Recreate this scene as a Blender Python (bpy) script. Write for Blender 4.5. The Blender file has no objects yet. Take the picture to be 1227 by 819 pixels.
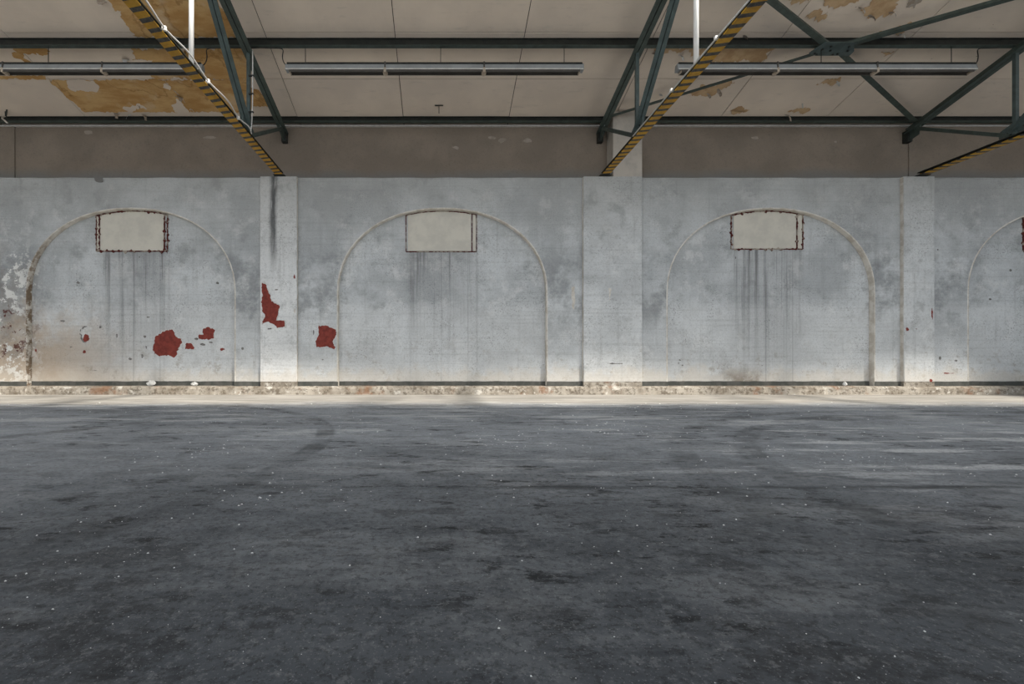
import bpy, bmesh, math, random
from mathutils import Vector, Matrix, noise, geometry
random.seed(7)
SC = bpy.context.scene
COL = SC.collection

# ------------------------------------------------------------------ camera
FPX, U0, V0, EYE = 540.0, 527.0, 433.0, 0.65
cam = bpy.data.cameras.new('camera')
cam.sensor_width = 36.0
cam.lens = FPX / 1227 * 36.0
cam.shift_x = (613.5 - U0) / 1227
cam.shift_y = (V0 - 409.5) / 1227
cam.clip_end = 500
camo = bpy.data.objects.new('camera', cam); COL.objects.link(camo)
camo.location = (0, 0, EYE); camo.rotation_euler = (math.radians(90), 0, 0)
SC.camera = camo

# ------------------------------------------------------------------ sky, sun, exposure
w = bpy.data.worlds.new('sky'); SC.world = w; w.use_nodes = True
bg = w.node_tree.nodes['Background']
bg.inputs[0].default_value = (0.885, 0.945, 1.0, 1); bg.inputs[1].default_value = 1.9
sl = bpy.data.lights.new('sun', 'SUN'); sl.energy = 7.0; sl.angle = math.radians(4.2); sl.color = (1.0, 0.93, 0.82)
so = bpy.data.objects.new('sun', sl); COL.objects.link(so); so.location = (6, -6, 14)
so.rotation_euler = Vector((-4.4, 4.5, -7.0)).to_track_quat('-Z', 'Y').to_euler()
SC.view_settings.view_transform = 'Standard'
SC.view_settings.look = 'None'
SC.view_settings.gamma = 1.0
SC.view_settings.use_curve_mapping = False
SC.view_settings.exposure = 0.0

# ------------------------------------------------------------------ helpers
def link(name, me, mat, parent=None, **props):
    o = bpy.data.objects.new(name, me); COL.objects.link(o)
    if mat is not None and not me.materials: me.materials.append(mat)
    if parent: o.parent = parent
    for k, v in props.items(): o[k] = v
    return o
def from_bm(name, bm, mat, parent=None, smooth=False, **props):
    bmesh.ops.recalc_face_normals(bm, faces=bm.faces)
    me = bpy.data.meshes.new(name); bm.to_mesh(me); bm.free()
    if smooth:
        for p in me.polygons: p.use_smooth = True
    return link(name, me, mat, parent, **props)
def empty(name, loc, **props):
    o = bpy.data.objects.new(name, None); COL.objects.link(o); o.location = loc
    o.empty_display_size = 0.2
    for k, v in props.items(): o[k] = v
    return o
def keep(child, parent):       # parent a mesh built in world coordinates under an Empty that stands elsewhere
    child.parent = parent; child.matrix_parent_inverse = Matrix.Translation(-parent.location)
    return child
def add_box(bm, a, b):
    (x0, y0, z0), (x1, y1, z1) = a, b
    v = [bm.verts.new(p) for p in ((x0,y0,z0),(x1,y0,z0),(x1,y1,z0),(x0,y1,z0),(x0,y0,z1),(x1,y0,z1),(x1,y1,z1),(x0,y1,z1))]
    for f in ((0,3,2,1),(4,5,6,7),(0,1,5,4),(1,2,6,5),(2,3,7,6),(3,0,4,7)):
        bm.faces.new([v[i] for i in f])
    return v
def box(name, a, b, mat, parent=None, bevel=0.0, **props):
    bm = bmesh.new(); add_box(bm, a, b)
    if bevel: bmesh.ops.bevel(bm, geom=bm.edges[:], offset=bevel, segments=2, profile=.6, affect='EDGES')
    return from_bm(name, bm, mat, parent, **props)
def add_prism(bm, p, q, prof, up=(0, 0, 1)):
    """sweep a closed profile [(side, up)] from p to q"""
    p, q = Vector(p), Vector(q); t = (q - p).normalized()
    s = t.cross(Vector(up)).normalized(); u = s.cross(t).normalized()
    A = [bm.verts.new(p + s*a + u*b) for a, b in prof]
    B = [bm.verts.new(q + s*a + u*b) for a, b in prof]
    n = len(prof)
    for i in range(n): bm.faces.new((A[i], A[(i+1) % n], B[(i+1) % n], B[i]))
    bm.faces.new(A[::-1]); bm.faces.new(B)
def bar(name, p, q, profs, mat, parent=None, up=(0,0,1), **props):
    bm = bmesh.new()
    if not isinstance(profs[0][0], (tuple, list)): profs = [profs]
    for pr in profs: add_prism(bm, p, q, pr, up)
    return from_bm(name, bm, mat, parent, **props)
def rect(w, h, cx=0, cy=0): return [(cx-w/2, cy-h/2), (cx+w/2, cy-h/2), (cx+w/2, cy+h/2), (cx-w/2, cy+h/2)]
def angle_l(a, b, t, side=1, gap=0.0):   # L section: horizontal leg a at the bottom, vertical leg b
    pts = [(gap, 0), (gap+a, 0), (gap+a, t), (gap+t, t), (gap+t, b), (gap, b)]
    return [(side*x, y) for x, y in pts]
def add_tube(bm, pts, r, n=8):
    pts = [Vector(p) for p in pts]; rings = []
    for i, p in enumerate(pts):
        t = (pts[min(i+1, len(pts)-1)] - pts[max(i-1, 0)]).normalized()
        h = Vector((0,0,1)) if abs(t.z) < .9 else Vector((1,0,0))
        s = t.cross(h).normalized(); u = s.cross(t)
        rings.append([bm.verts.new(p + (s*math.cos(2*math.pi*k/n) + u*math.sin(2*math.pi*k/n))*r) for k in range(n)])
    for a, b in zip(rings, rings[1:]):
        for k in range(n): bm.faces.new((a[k], a[(k+1) % n], b[(k+1) % n], b[k]))
    bm.faces.new(rings[0][::-1]); bm.faces.new(rings[-1])
def tube(name, pts, r, mat, parent=None, n=8, **props):
    bm = bmesh.new(); add_tube(bm, pts, r, n)
    return from_bm(name, bm, mat, parent, smooth=True, **props)
def smooth_path(pts, k=6):     # Catmull-Rom
    P = [Vector(p) for p in pts]; P = [P[0]*2-P[1]] + P + [P[-1]*2-P[-2]]; out = []
    for i in range(1, len(P)-2):
        for j in range(k):
            t = j/k; a, b, c, d = P[i-1:i+3]
            out.append(.5*((2*b) + (c-a)*t + (2*a-5*b+4*c-d)*t*t + (3*b-a-3*c+d)*t**3))
    return out + [P[-2]]

# ceiling plane
CZ0, CSL, CY0 = 5.60, 0.265, 9.10
def ceil_z(y): return CZ0 + CSL*(CY0 - y)
CN = Vector((0, -CSL, -1)).normalized()         # pointing down into the hall
def survey(u, v, p0, n):       # where a sight line measured in the photograph meets a real surface
    d = Vector(((u-U0)/FPX, 1, (V0-v)/FPX)); o = Vector((0, 0, EYE))
    return o + d*((Vector(p0)-o).dot(n)/d.dot(n))
WN = Vector((0, -1, 0))

# ------------------------------------------------------------------ materials
class NT:
    def __init__(s, name):
        s.m = bpy.data.materials.new(name); s.m.use_nodes = True
        s.t = s.m.node_tree; s.b = s.t.nodes['Principled BSDF']; s._p = None
    def n(s, typ, **kw):
        o = s.t.nodes.new(typ)
        for k, v in kw.items(): setattr(o, k, v)
        return o
    def put(s, sock, v):
        if hasattr(v, 'is_linked'): s.t.links.new(v, sock)
        elif v is not None:
            if hasattr(sock.default_value, '__len__') and isinstance(v, (tuple, list)) and len(v) == 3 and len(sock.default_value) == 4: v = (*v, 1)
            sock.default_value = v
    def pos(s):
        if s._p is None: s._p = s.n('ShaderNodeNewGeometry').outputs['Position']
        return s._p
    def objco(s): return s.n('ShaderNodeTexCoord').outputs['Object']
    def vscale(s, v, k):
        m = s.n('ShaderNodeVectorMath', operation='MULTIPLY'); s.put(m.inputs[0], v); s.put(m.inputs[1], k); return m.outputs[0]
    def vadd(s, v, k):
        m = s.n('ShaderNodeVectorMath', operation='ADD'); s.put(m.inputs[0], v); s.put(m.inputs[1], k); return m.outputs[0]
    def noise(s, scale, detail=5, rough=.55, v=None, dist=0.0):
        o = s.n('ShaderNodeTexNoise'); s.put(o.inputs['Vector'], v if v is not None else s.pos())
        o.inputs['Scale'].default_value = scale; o.inputs['Detail'].default_value = detail
        o.inputs['Roughness'].default_value = rough; o.inputs['Distortion'].default_value = dist
        return o.outputs['Fac']
    def vor(s, scale, v=None, feature='F1'):
        o = s.n('ShaderNodeTexVoronoi', feature=feature); s.put(o.inputs['Vector'], v if v is not None else s.pos())
        o.inputs['Scale'].default_value = scale; return o.outputs['Distance']
    def xyz(s, v=None):
        o = s.n('ShaderNodeSeparateXYZ'); s.put(o.inputs[0], v if v is not None else s.pos()); return o.outputs
    def math(s, op, a, b=None, c=None):
        o = s.n('ShaderNodeMath', operation=op); s.put(o.inputs[0], a)
        if b is not None: s.put(o.inputs[1], b)
        if c is not None: s.put(o.inputs[2], c)
        return o.outputs[0]
    def mul(s, *a):
        r = a[0]
        for b in a[1:]: r = s.math('MULTIPLY', r, b)
        return r
    def ramp(s, f, lo, hi, a=0.0, b=1.0):      # smoothstep from lo to hi
        o = s.n('ShaderNodeMapRange', interpolation_type='SMOOTHSTEP'); s.put(o.inputs[0], f)
        if lo <= hi: vals = (lo, hi, a, b)
        else: vals = (hi, lo, b, a)
        for i, v in enumerate(vals): o.inputs[i+1].default_value = v
        return o.outputs[0]
    def mix(s, f, a, b, mode='MIX'):
        o = s.n('ShaderNodeMix', data_type='RGBA', blend_type=mode); s.put(o.inputs[0], f); s.put(o.inputs[6], a); s.put(o.inputs[7], b)
        return o.outputs[2]
    def bump(s, h, strength=.3, dist=.01):
        o = s.n('ShaderNodeBump'); o.inputs['Strength'].default_value = strength; o.inputs['Distance'].default_value = dist
        s.put(o.inputs['Height'], h); s.put(s.b.inputs['Normal'], o.outputs[0])
    def done(s, col, rough=.8, spec=.3, metal=0.0):
        s.put(s.b.inputs['Base Color'], col); s.put(s.b.inputs['Roughness'], rough)
        s.put(s.b.inputs['Specular IOR Level'], spec); s.put(s.b.inputs['Metallic'], metal); return s.m

def mat_wall(name, a=(.59,.618,.64), b=(.41,.432,.45), streak=False, soot=None, grime=0.0):
    s = NT(name); X, Y, Z = s.xyz(); P = s.pos()
    big = s.noise(.8, 9, .65); med = s.noise(2.6, 9, .70); fine = s.noise(30, 5, .75); vfine = s.noise(95, 3, .7)
    col = s.mix(s.ramp(big, .36, .64), a, b)
    col = s.mix(s.mul(s.ramp(med, .52, .68), .55), col, (.26,.272,.28))             # grey smudges
    lo = s.noise(1.9, 9, .75, s.vadd(P, (31, 0, 7)))
    col = s.mix(s.mul(s.ramp(lo, .52, .64), .55), col, (.70,.71,.715))              # chalky pale areas
    # repainted lower half, paler
    col = s.mix(s.ramp(s.math('ADD', Z, s.mul(s.math('SUBTRACT', med, .5), .5)), 1.90, 1.68, 0, .40 if streak else .22), col, (.72,.735,.745))
    # horizontal float lines and vertical wash marks
    hz = s.noise(1.0, 4, .6, s.vscale(P, (.5, .5, 26)))
    col = s.mix(s.mul(s.ramp(hz, .5, .68), .18), col, (.25,.26,.265))
    vz = s.noise(1.0, 5, .65, s.vscale(P, (9, 1, .55)))
    col = s.mix(s.mul(s.ramp(vz, .54, .70), .30), col, (.27,.28,.285))
    # grain
    col = s.mix(s.mul(s.ramp(fine, .48, .72), .42), col, (.20,.208,.212))
    col = s.mix(s.mul(s.ramp(vfine, .58, .74), .45), col, (.17,.175,.18))
    sp = s.noise(42, 4, .7); zone = s.ramp(s.noise(1.3, 6, .65, s.vadd(P, (5, 0, 3))), .46, .60)
    col = s.mix(s.mul(s.ramp(sp, .56, .64), zone, .62), col, (.11,.115,.12))        # speckled dirt
    # soot rubbed onto the piers at trolley height
    gn = s.noise(1.6, 8, .7, s.vadd(P, (2, 0, 60)))
    gm = s.mul(s.ramp(Z, 1.0, 1.7), s.ramp(Z, 3.2, 2.5), s.ramp(gn, .43, .62))
    col = s.mix(s.mul(gm, grime), col, (.17,.18,.19))
    # grey grime drawn over the top course of the wall
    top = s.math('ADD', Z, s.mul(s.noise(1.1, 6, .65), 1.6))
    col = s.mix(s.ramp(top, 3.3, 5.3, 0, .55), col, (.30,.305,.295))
    # scratches
    sc_ = s.noise(3.2, 5, .6, None, 2.5)
    thin = s.ramp(s.math('ABSOLUTE', s.math('SUBTRACT', sc_, .5)), .0, .008, 1, 0)
    col = s.mix(s.mul(thin, s.ramp(Z, 2.6, .6, 0, .5), s.ramp(med, .43, .58)), col, (.86,.86,.855))
    # rising damp and splash stains
    n2 = s.noise(2.3, 8, .7, s.vadd(P, (12, 0, 0)))
    left = s.ramp(s.math('ADD', X, s.mul(n2, 2.2)), -4.4, -7.2)
    col = s.mix(s.mul(left, s.ramp(s.math('SUBTRACT', Z, s.mul(n2, 2.8)), .5, -.6), .85), col, (.45,.355,.265))
    dk = s.noise(4.2, 9, .75, s.vadd(P, (22, 0, 11)))
    col = s.mix(s.mul(s.ramp(dk, .55, .65), s.ramp(Z, 1.5, .25), .6), col, (.26,.225,.185))
    chips = s.ramp(s.noise(3.4, 10, .72, s.vadd(P, (3, 0, 41))), .53, .55)
    farl = s.mul(s.ramp(s.math('ADD', X, n2), -7.3, -8.1), s.ramp(Z, 3.3, 2.6))
    col = s.mix(s.mul(farl, s.ramp(s.noise(2.2, 9, .7, s.vadd(P, (3, 0, 3))), .42, .6), .6), col, (.24,.225,.21))
    col = s.mix(s.mul(farl, chips, .9), col, (.76,.765,.75))
    rch = s.ramp(s.noise(5.5, 9, .75, s.vadd(P, (9, 0, 20))), .555, .57)
    col = s.mix(s.mul(farl, rch, s.ramp(Z, 1.95, 1.6), s.ramp(Z, .55, .85)), col, (.10,.032,.026))
    col = s.mix(s.mul(s.ramp(s.math('SUBTRACT', Z, s.mul(n2, .9)), .12, -.12), .5), col, (.55,.50,.43))
    bx = s.math('ABSOLUTE', s.math('SUBTRACT', X, 6.05))     # oily splash at the foot of the third arch
    bm_ = s.mul(s.ramp(s.math('ADD', bx, s.mul(s.math('SUBTRACT', dk, .5), 1.2)), .75, .1), s.ramp(s.math('ADD', Z, s.mul(s.math('SUBTRACT', n2, .5), .8)), .72, .2))
    col = s.mix(s.mul(bm_, s.ramp(med, .40, .56), .8), col, (.20,.165,.13))
    fl = s.ramp(s.noise(11, 9, .78), .64, .67)
    col = s.mix(s.mul(fl, s.ramp(Z, 1.5, .3), .7), col, (.10,.085,.075))
    if streak:
        L = s.objco(); lx, ly, lz = s.xyz(L)
        ax = s.math('ABSOLUTE', s.math('ADD', lx, s.mul(s.math('SUBTRACT', s.noise(1.5, 2), .5), .15)))
        st = s.noise(1.0, 6, .66, s.vscale(P, (9, 1, .22)))
        st2 = s.noise(1.0, 4, .65, s.vscale(P, (34, 1, .45)))
        fade = s.mul(s.ramp(ax, .82, .55), s.ramp(lz, 2.80, 2.72), s.ramp(lz, .1, 2.7, .10, 1))
        col = s.mix(s.mul(fade, .28), col, (.24,.245,.25))
        col = s.mix(s.mul(fade, s.ramp(st, .48, .68), .80), col, (.13,.133,.138))
        col = s.mix(s.mul(fade, s.ramp(st2, .56, .70), .60), col, (.09,.092,.095))
        for k, xx in enumerate((-.02, .52)):     # straight cracks of the old shutter
            ln = s.ramp(s.math('ABSOLUTE', s.math('SUBTRACT', lx, xx)), .004, .012, 1, 0)
            col = s.mix(s.mul(ln, .30, s.ramp(lz, 2.80, 2.72), s.ramp(st2, .35, .5)), col, (.12,.12,.125))
    if soot is not None:
        dx = s.math('ABSOLUTE', s.math('ADD', s.math('SUBTRACT', X, soot), s.mul(s.math('SUBTRACT', s.noise(2.2, 4), .5), .12)))
        sn = s.noise(1.0, 5, .7, s.vscale(P, (20, 1, 1.4)))
        m = s.mul(s.ramp(dx, .11, .01), s.ramp(Z, 2.2, 3.2), s.ramp(sn, .28, .52))
        col = s.mix(s.mul(m, .88), col, (.055,.058,.062))
    h = s.math('ADD', s.math('ADD', s.mul(med, .6), s.mul(fine, .25)), s.mul(sp, .15))
    s.bump(h, .55, .02)
    return s.done(col, .82, .25)

def mat_upper():
    s = NT('brown_plaster'); X, Y, Z = s.xyz()
    n1 = s.noise(1.1, 8, .6); n2 = s.noise(3.5, 9, .7); n3 = s.noise(28, 5, .7)
    col = s.mix(s.ramp(n1, .35, .65), (.262,.222,.184), (.215,.183,.153))
    col = s.mix(s.ramp(s.math('ADD', Z, s.mul(n1, .3)), 4.80, 4.55, 0, .9), col, (.185,.187,.186))
    col = s.mix(s.mul(s.ramp(n2, .54, .7), .25), col, (.16,.14,.12))
    col = s.mix(s.mul(s.ramp(n3, .5, .7), .3), col, (.13,.115,.10))
    cr = s.ramp(s.math('ABSOLUTE', s.math('SUBTRACT', s.noise(1.6, 5, .6, None, 1.2), .5)), 0, .006, 1, 0)
    col = s.mix(s.mul(cr, .12, s.ramp(n2, .55, .65)), col, (.42,.39,.35))
    s.bump(n2, .35, .03)
    return s.done(col, .9, .15)

def mat_floor():
    s = NT('worn_asphalt'); X, Y, Z = s.xyz(); P = s.pos()
    big = s.noise(.55, 9, .65, s.vscale(P, (.8, 1.0, 1))); med = s.noise(2.0, 10, .72, s.vscale(P, (.75, 1.2, 1)))
    fine = s.noise(38, 6, .78); grit = s.noise(120, 3, .65)
    far_lit = s.ramp(s.math('ADD', Y, s.mul(s.math('SUBTRACT', med, .5), 5)), .3, 5.0)            # light falloff painted in: floor colour brightens towards the wall
    base = s.mix(far_lit, (.056,.062,.070), (.325,.342,.365))
    col = s.mix(s.ramp(big, .36, .64), base, s.mix(far_lit, (.028,.031,.036), (.205,.218,.236)))
    col = s.mix(s.mul(s.ramp(med, .51, .58), s.ramp(far_lit, 0, 1, .75, .30)), col, (.017,.018,.020))
    pale = s.noise(1.15, 10, .74, s.vadd(s.vscale(P, (.7, 1.25, 1)), (8, 3, 0)))
    col = s.mix(s.mul(s.ramp(pale, .52, .60), .42), col, s.mix(far_lit, (.125,.133,.143), (.40,.41,.42)))
    # tar-dark pits
    pit = s.noise(6.5, 9, .76, s.vadd(s.vscale(P, (.6, 1.5, 1)), (1, 9, 0)))
    col = s.mix(s.mul(s.ramp(pit, .545, .60), s.ramp(big, .40, .54), .9), col, (.007,.008,.009))
    # rubbed whitish scuffs, mostly further back
    scf = s.noise(1.6, 10, .74, s.vadd(s.vscale(P, (.38, 1.9, 1)), (17, 2, 0)))
    back = s.math('ADD', s.mul(Y, .8), s.mul(X, .25))
    col = s.mix(s.mul(s.ramp(scf, .535, .59), s.ramp(back, 1.4, 4.0, .06, 1), .75), col, (.52,.525,.53))
    gr = s.noise(22, 7, .78, s.vadd(P, (4, 4, 0)))
    col = s.mix(s.mul(s.ramp(gr, .54, .60), .40), col, (.17,.175,.18))
    col = s.mix(s.mul(s.ramp(fine, .50, .60), s.ramp(far_lit, 0, 1, .55, .28)), col, (.014,.015,.016))
    col = s.mix(s.mul(s.ramp(grit, .60, .68), .5), col, (.26,.262,.27))
    # tyre tracks
    for (cx, cy, r, wd, k) in ((-4.6, 3.3, 3.65, .10, .5), (5.9, 1.4, 4.1, .11, .4), (-6.5, 6.2, 3.6, .12, .35), (5.9, 1.4, 4.55, .11, .3)):
        d = s.math('SQRT', s.math('ADD', s.math('POWER', s.math('SUBTRACT', X, cx), 2), s.math('POWER', s.math('SUBTRACT', Y, cy), 2)))
        m = s.ramp(s.math('ABSOLUTE', s.math('SUBTRACT', d, r)), wd*.6, wd, 1, 0)
        col = s.mix(s.mul(m, s.ramp(med, .40, .58), k), col, (.022,.024,.026))
    # oily wear along the construction joint
    jn = s.ramp(s.math('ABSOLUTE', s.math('ADD', s.math('SUBTRACT', Y, 2.335), s.mul(s.math('SUBTRACT', s.noise(3, 6, .7), .5), .16))), .0, .05, 1, 0)
    col = s.mix(s.mul(jn, s.ramp(X, -1.9, -.9), s.ramp(s.noise(.9, 5, .6, s.vadd(P, (7, 1, 2))), .42, .56), .6), col, (.012,.013,.014))
    # pale warm tone along the wall, thinning out into the hall
    dn = s.math('ADD', Y, s.mul(s.math('SUBTRACT', s.noise(1.0, 8, .72, s.vscale(P, (.45, 1.6, 1))), .5), 2.6))
    col = s.mix(s.ramp(dn, 6.5, 7.4, 0, .92), col, s.mix(s.ramp(scf, .4, .62), (.25,.237,.213), (.39,.37,.34)))
    s.bump(s.math('ADD', s.math('ADD', s.mul(med, .5), s.mul(fine, .30)), s.mul(pit, -.4)), .5, .012)
    rough = s.ramp(s.noise(3.1, 8, .72), .35, .7, .62, .85)
    return s.done(col, rough, .22)

def mat_panel():
    s = NT('painted_ceiling_board'); X, Y, Z = s.xyz()
    oi = s.n('ShaderNodeObjectInfo').outputs['Random']
    n1 = s.noise(1.0, 7, .6); n2 = s.noise(5, 8, .7, s.vscale(s.pos(), (.5, 2, 2)))
    col = s.mix(s.ramp(n1, .35, .65), (.76,.665,.57), (.68,.595,.515))
    col = s.mix(s.mul(s.ramp(n2, .55, .72), .30), col, (.40,.365,.33))
    col = s.mix(s.mul(oi, .12), col, (.46,.42,.385))
    ch = s.ramp(s.noise(9, 8, .72, s.vscale(s.pos(), (.6, 1.8, 1.8))), .665, .685)
    col = s.mix(s.mul(ch, s.ramp(X, 2.8, 3.6), .7), col, (.20,.14,.09))
    s.bump(s.math('ADD', n2, s.mul(ch, -.5)), .2, .015)
    return s.done(col, .8, .25)
def mat_board():
    s = NT('bare_fibreboard'); n1 = s.noise(2.2, 8, .65, s.vscale(s.pos(), (.7, 1.6, 1.6))); n2 = s.noise(14, 6, .7)
    col = s.mix(s.ramp(n1, .38, .64), (.60,.40,.19), (.45,.26,.10))
    rings = s.ramp(s.math('ABSOLUTE', s.math('SUBTRACT', s.noise(1.1, 5, .55, s.vadd(s.pos(), (3, 3, 3))), .53)), 0, .02, 1, 0)
    col = s.mix(s.mul(rings, .5), col, (.22,.11,.035))
    col = s.mix(s.mul(s.ramp(s.noise(1.7, 5, .6, s.vadd(s.pos(), (8, 1, 3))), .55, .66), .55), col, (.62,.50,.36))
    col = s.mix(s.mul(s.ramp(n2, .6, .7), .4), col, (.20,.12,.06))
    s.bump(n2, .2, .01); return s.done(col, .9, .1)
def mat_tan():
    s = NT('faded_fibreboard'); n1 = s.noise(6, 8, .65)
    col = s.mix(s.ramp(n1, .38, .64), (.58,.42,.26), (.46,.31,.18)); return s.done(col, .9, .1)
def mat_plain(name, c1, c2, scale=6, rough=.6, spec=.4, metal=0, bumps=.15):
    s = NT(name); n1 = s.noise(scale, 7, .65)
    if bumps: s.bump(n1, bumps, .01)
    return s.done(s.mix(s.ramp(n1, .38, .64), c1, c2), rough, spec, metal)
def mat_hazard():
    s = NT('hazard_stripes'); X, Y, Z = s.xyz()
    L = s.objco(); lx, ly, lz = s.xyz(L)
    f = s.math('FRACT', s.math('DIVIDE', s.math('ADD', s.math('ADD', ly, s.mul(lx, .22)), s.mul(s.math('SUBTRACT', s.noise(6, 3), .5), .012)), .150))
    band = s.ramp(f, .575, .60)
    n1 = s.noise(7, 8, .7); n2 = s.noise(25, 6, .7)
    yel = s.mix(s.ramp(n1, .4, .65), (.52,.29,.022), (.36,.19,.016))
    blk = s.mix(s.ramp(n2, .4, .65), (.035,.034,.033), (.09,.085,.075))
    col = s.mix(band, yel, blk); col = s.mix(s.mul(s.ramp(n2, .6, .7), .6), col, (.10,.075,.04))
    s.bump(n2, .2, .005); return s.done(col, .6, .35)
def mat_concrete():
    s = NT('crumbling_concrete'); n1 = s.noise(2.5, 9, .7); n2 = s.noise(13, 8, .75); X, Y, Z = s.xyz()
    col = s.mix(s.ramp(n1, .40, .62), (.38,.35,.305), (.235,.205,.168))
    col = s.mix(s.mul(s.ramp(n2, .50, .58), .7), col, (.10,.08,.06))
    col = s.mix(s.mul(s.ramp(s.noise(5, 8, .7, s.vadd(s.pos(), (2, 2, 2))), .57, .64), .8), col, (.60,.575,.53))
    red = s.mul(s.ramp(s.noise(1.3, 6, .7, s.vadd(s.pos(), (5, 0, 2))), .55, .64), .6)
    col = s.mix(red, col, (.22,.105,.055))
    s.bump(s.math('ADD', n2, n1), .8, .03); return s.done(col, .95, .1)
def mat_rust():
    s = NT('rusty_red_frame'); n1 = s.noise(8, 8, .7)
    col = s.mix(s.ramp(n1, .50, .56), (.085,.018,.015), (.36,.32,.27)); s.bump(n1, .3, .01); return s.done(col, .8, .2)

def mat_edge():
    s = NT('arch_edge_paint'); X, Y, Z = s.xyz(); n1 = s.noise(5, 8, .7)
    col = s.mix(s.ramp(n1, .42, .60), (.66,.64,.60), (.50,.465,.415))
    col = s.mix(s.mul(s.ramp(X, -7.6, -8.0), s.ramp(s.noise(7, 8, .7), .42, .56), s.ramp(Z, 3.4, 2.2, .35, 1)), col, (.20,.15,.105))
    s.bump(n1, .3, .01); return s.done(col, .8, .2)
M = dict(
    wall=mat_wall('grey_white_paint', grime=.6), infill=mat_wall('grey_white_paint_streaked', streak=True),
    pil=mat_wall('grey_white_paint_pilaster', a=(.645,.668,.685), b=(.49,.51,.525)),
    pil_soot=mat_wall('grey_white_paint_soot', a=(.76,.775,.785), b=(.64,.655,.665), soot=-3.30),
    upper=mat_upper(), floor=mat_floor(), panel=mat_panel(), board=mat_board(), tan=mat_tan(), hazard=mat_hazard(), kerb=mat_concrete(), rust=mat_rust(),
    reveal=mat_edge(),
    band=mat_plain('dark_green_grey_band', (.062,.066,.060), (.10,.10,.092), 7, .7, .3),
    green=mat_plain('green_steel_paint', (.060,.082,.074), (.042,.056,.050), 9, .55, .4),
    bluegreen=mat_plain('blue_green_steel_paint', (.075,.105,.105), (.055,.075,.074), 9, .5, .4),
    dark=mat_plain('dark_steel', (.018,.021,.020), (.030,.033,.030), 8, .6, .3),
    white=mat_plain('white_gloss_paint', (.88,.88,.87), (.82,.82,.80), 5, .4, .5, 0, 0),
    cable=mat_plain('white_cable_sheath', (.72,.72,.71), (.60,.60,.58), 12, .5, .4, 0, 0),
    black=mat_plain('black_cable', (.02,.02,.02), (.03,.03,.03), 12, .6, .3, 0, 0),
    lamp=mat_plain('grey_enamel', (.30,.325,.345), (.25,.27,.285), 3, .45, .45, 0, 0),
    lampin=mat_plain('lamp_inside', (.085,.080,.073), (.065,.06,.055), 3, .55, .3, 0, 0),
    beige=mat_plain('beige_plastic', (.52,.45,.37), (.40,.33,.26), 15, .6, .3, 0, 0),
    pane=mat_plain('beige_board', (.60,.575,.51), (.52,.50,.45), 3, .5, .35),
    red=mat_plain('old_red_paint', (.235,.046,.034), (.155,.030,.024), 12, .75, .25, 0, .4),
    lime=mat_plain('white_plaster_edge', (.62,.625,.62), (.50,.50,.49), 14, .9, .2),
    shadowboard=mat_plain('roof_decking', (.03,.027,.024), (.045,.04,.035), 5, .9, .1),
    yard=mat_plain('bounce_yard', (.50,.48,.45), (.42,.40,.37), .4, .9, .2),
    flake=mat_plain('curled_paint', (.42,.38,.34), (.30,.25,.20), 20, .85, .2, 0, 0),
    shaft=mat_plain('taupe_limewash', (.50,.465,.42), (.40,.375,.345), 3, .9, .15),
    upperpale=mat_plain('pale_plaster', (.36,.32,.28), (.28,.25,.215), 9, .9, .1),
    hole=mat_plain('dark_scar', (.13,.125,.12), (.25,.245,.24), 20, .9, .1, 0, 0),
)

# ------------------------------------------------------------------ irregular patch lying on a surface
def rough_outline(pts, amp, step, seed):
    rnd = random.Random(seed); out = []; n = len(pts); step *= .5
    for i in range(n):
        a, b = pts[i], pts[(i+1) % n]; k = max(1, int((b-a).length/step))
        nrm = Vector((-(b-a).y, (b-a).x)).normalized()
        for j in range(k):
            p = a.lerp(b, j/k)
            f = noise.noise((p.x*7+seed*3.1, p.y*7, .3))*1.9 + noise.noise((p.x*19+seed, p.y*19, 4.3))*1.3 + noise.noise((p.x*47+seed, p.y*47, 9.3))*.8
            out.append(p + nrm*f*amp*1.9)
    return out
def patch(name, poly, p0, n, mat, parent=None, th=.003, amp=.02, step=.05, seed=1, off=.0, **props):
    """poly: surveyed image points; th: thickness proud of the surface"""
    n = Vector(n); W = [survey(u, v, p0, n) for u, v in poly]
    ax = Vector((1, 0, 0)); ay = n.cross(ax).normalized(); o = W[0]
    P2 = [Vector(((p-o).dot(ax), (p-o).dot(ay))) for p in W]
    R = rough_outline(P2, amp, step, seed)
    bm = bmesh.new()
    A = [bm.verts.new(o + ax*p.x + ay*p.y + n*off) for p in R]
    B = [bm.verts.new(o + ax*p.x + ay*p.y + n*(off+th)) for p in R]
    k = len(R)
    for i in range(k): bm.faces.new((A[i], A[(i+1) % k], B[(i+1) % k], B[i]))
    for t in geometry.tessellate_polygon([[Vector((p.x, p.y, 0)) for p in R]]):
        try: bm.faces.new([B[i] for i in t])
        except ValueError: pass
    return from_bm(name, bm, mat, parent, **props)
def blob(cu, cv, ru, rv, k=7, seed=0):
    r = random.Random(seed); return [(cu + ru*math.cos(2*math.pi*i/k)*r.uniform(.4, 1.0), cv + rv*math.sin(2*math.pi*i/k)*r.uniform(.4, 1.0)) for i in range(k)]

# ================================================================== SETTING
XL, XR, YF, YB = -14.0, 16.0, -4.5, 9.0
LEDGE = 4.317
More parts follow.
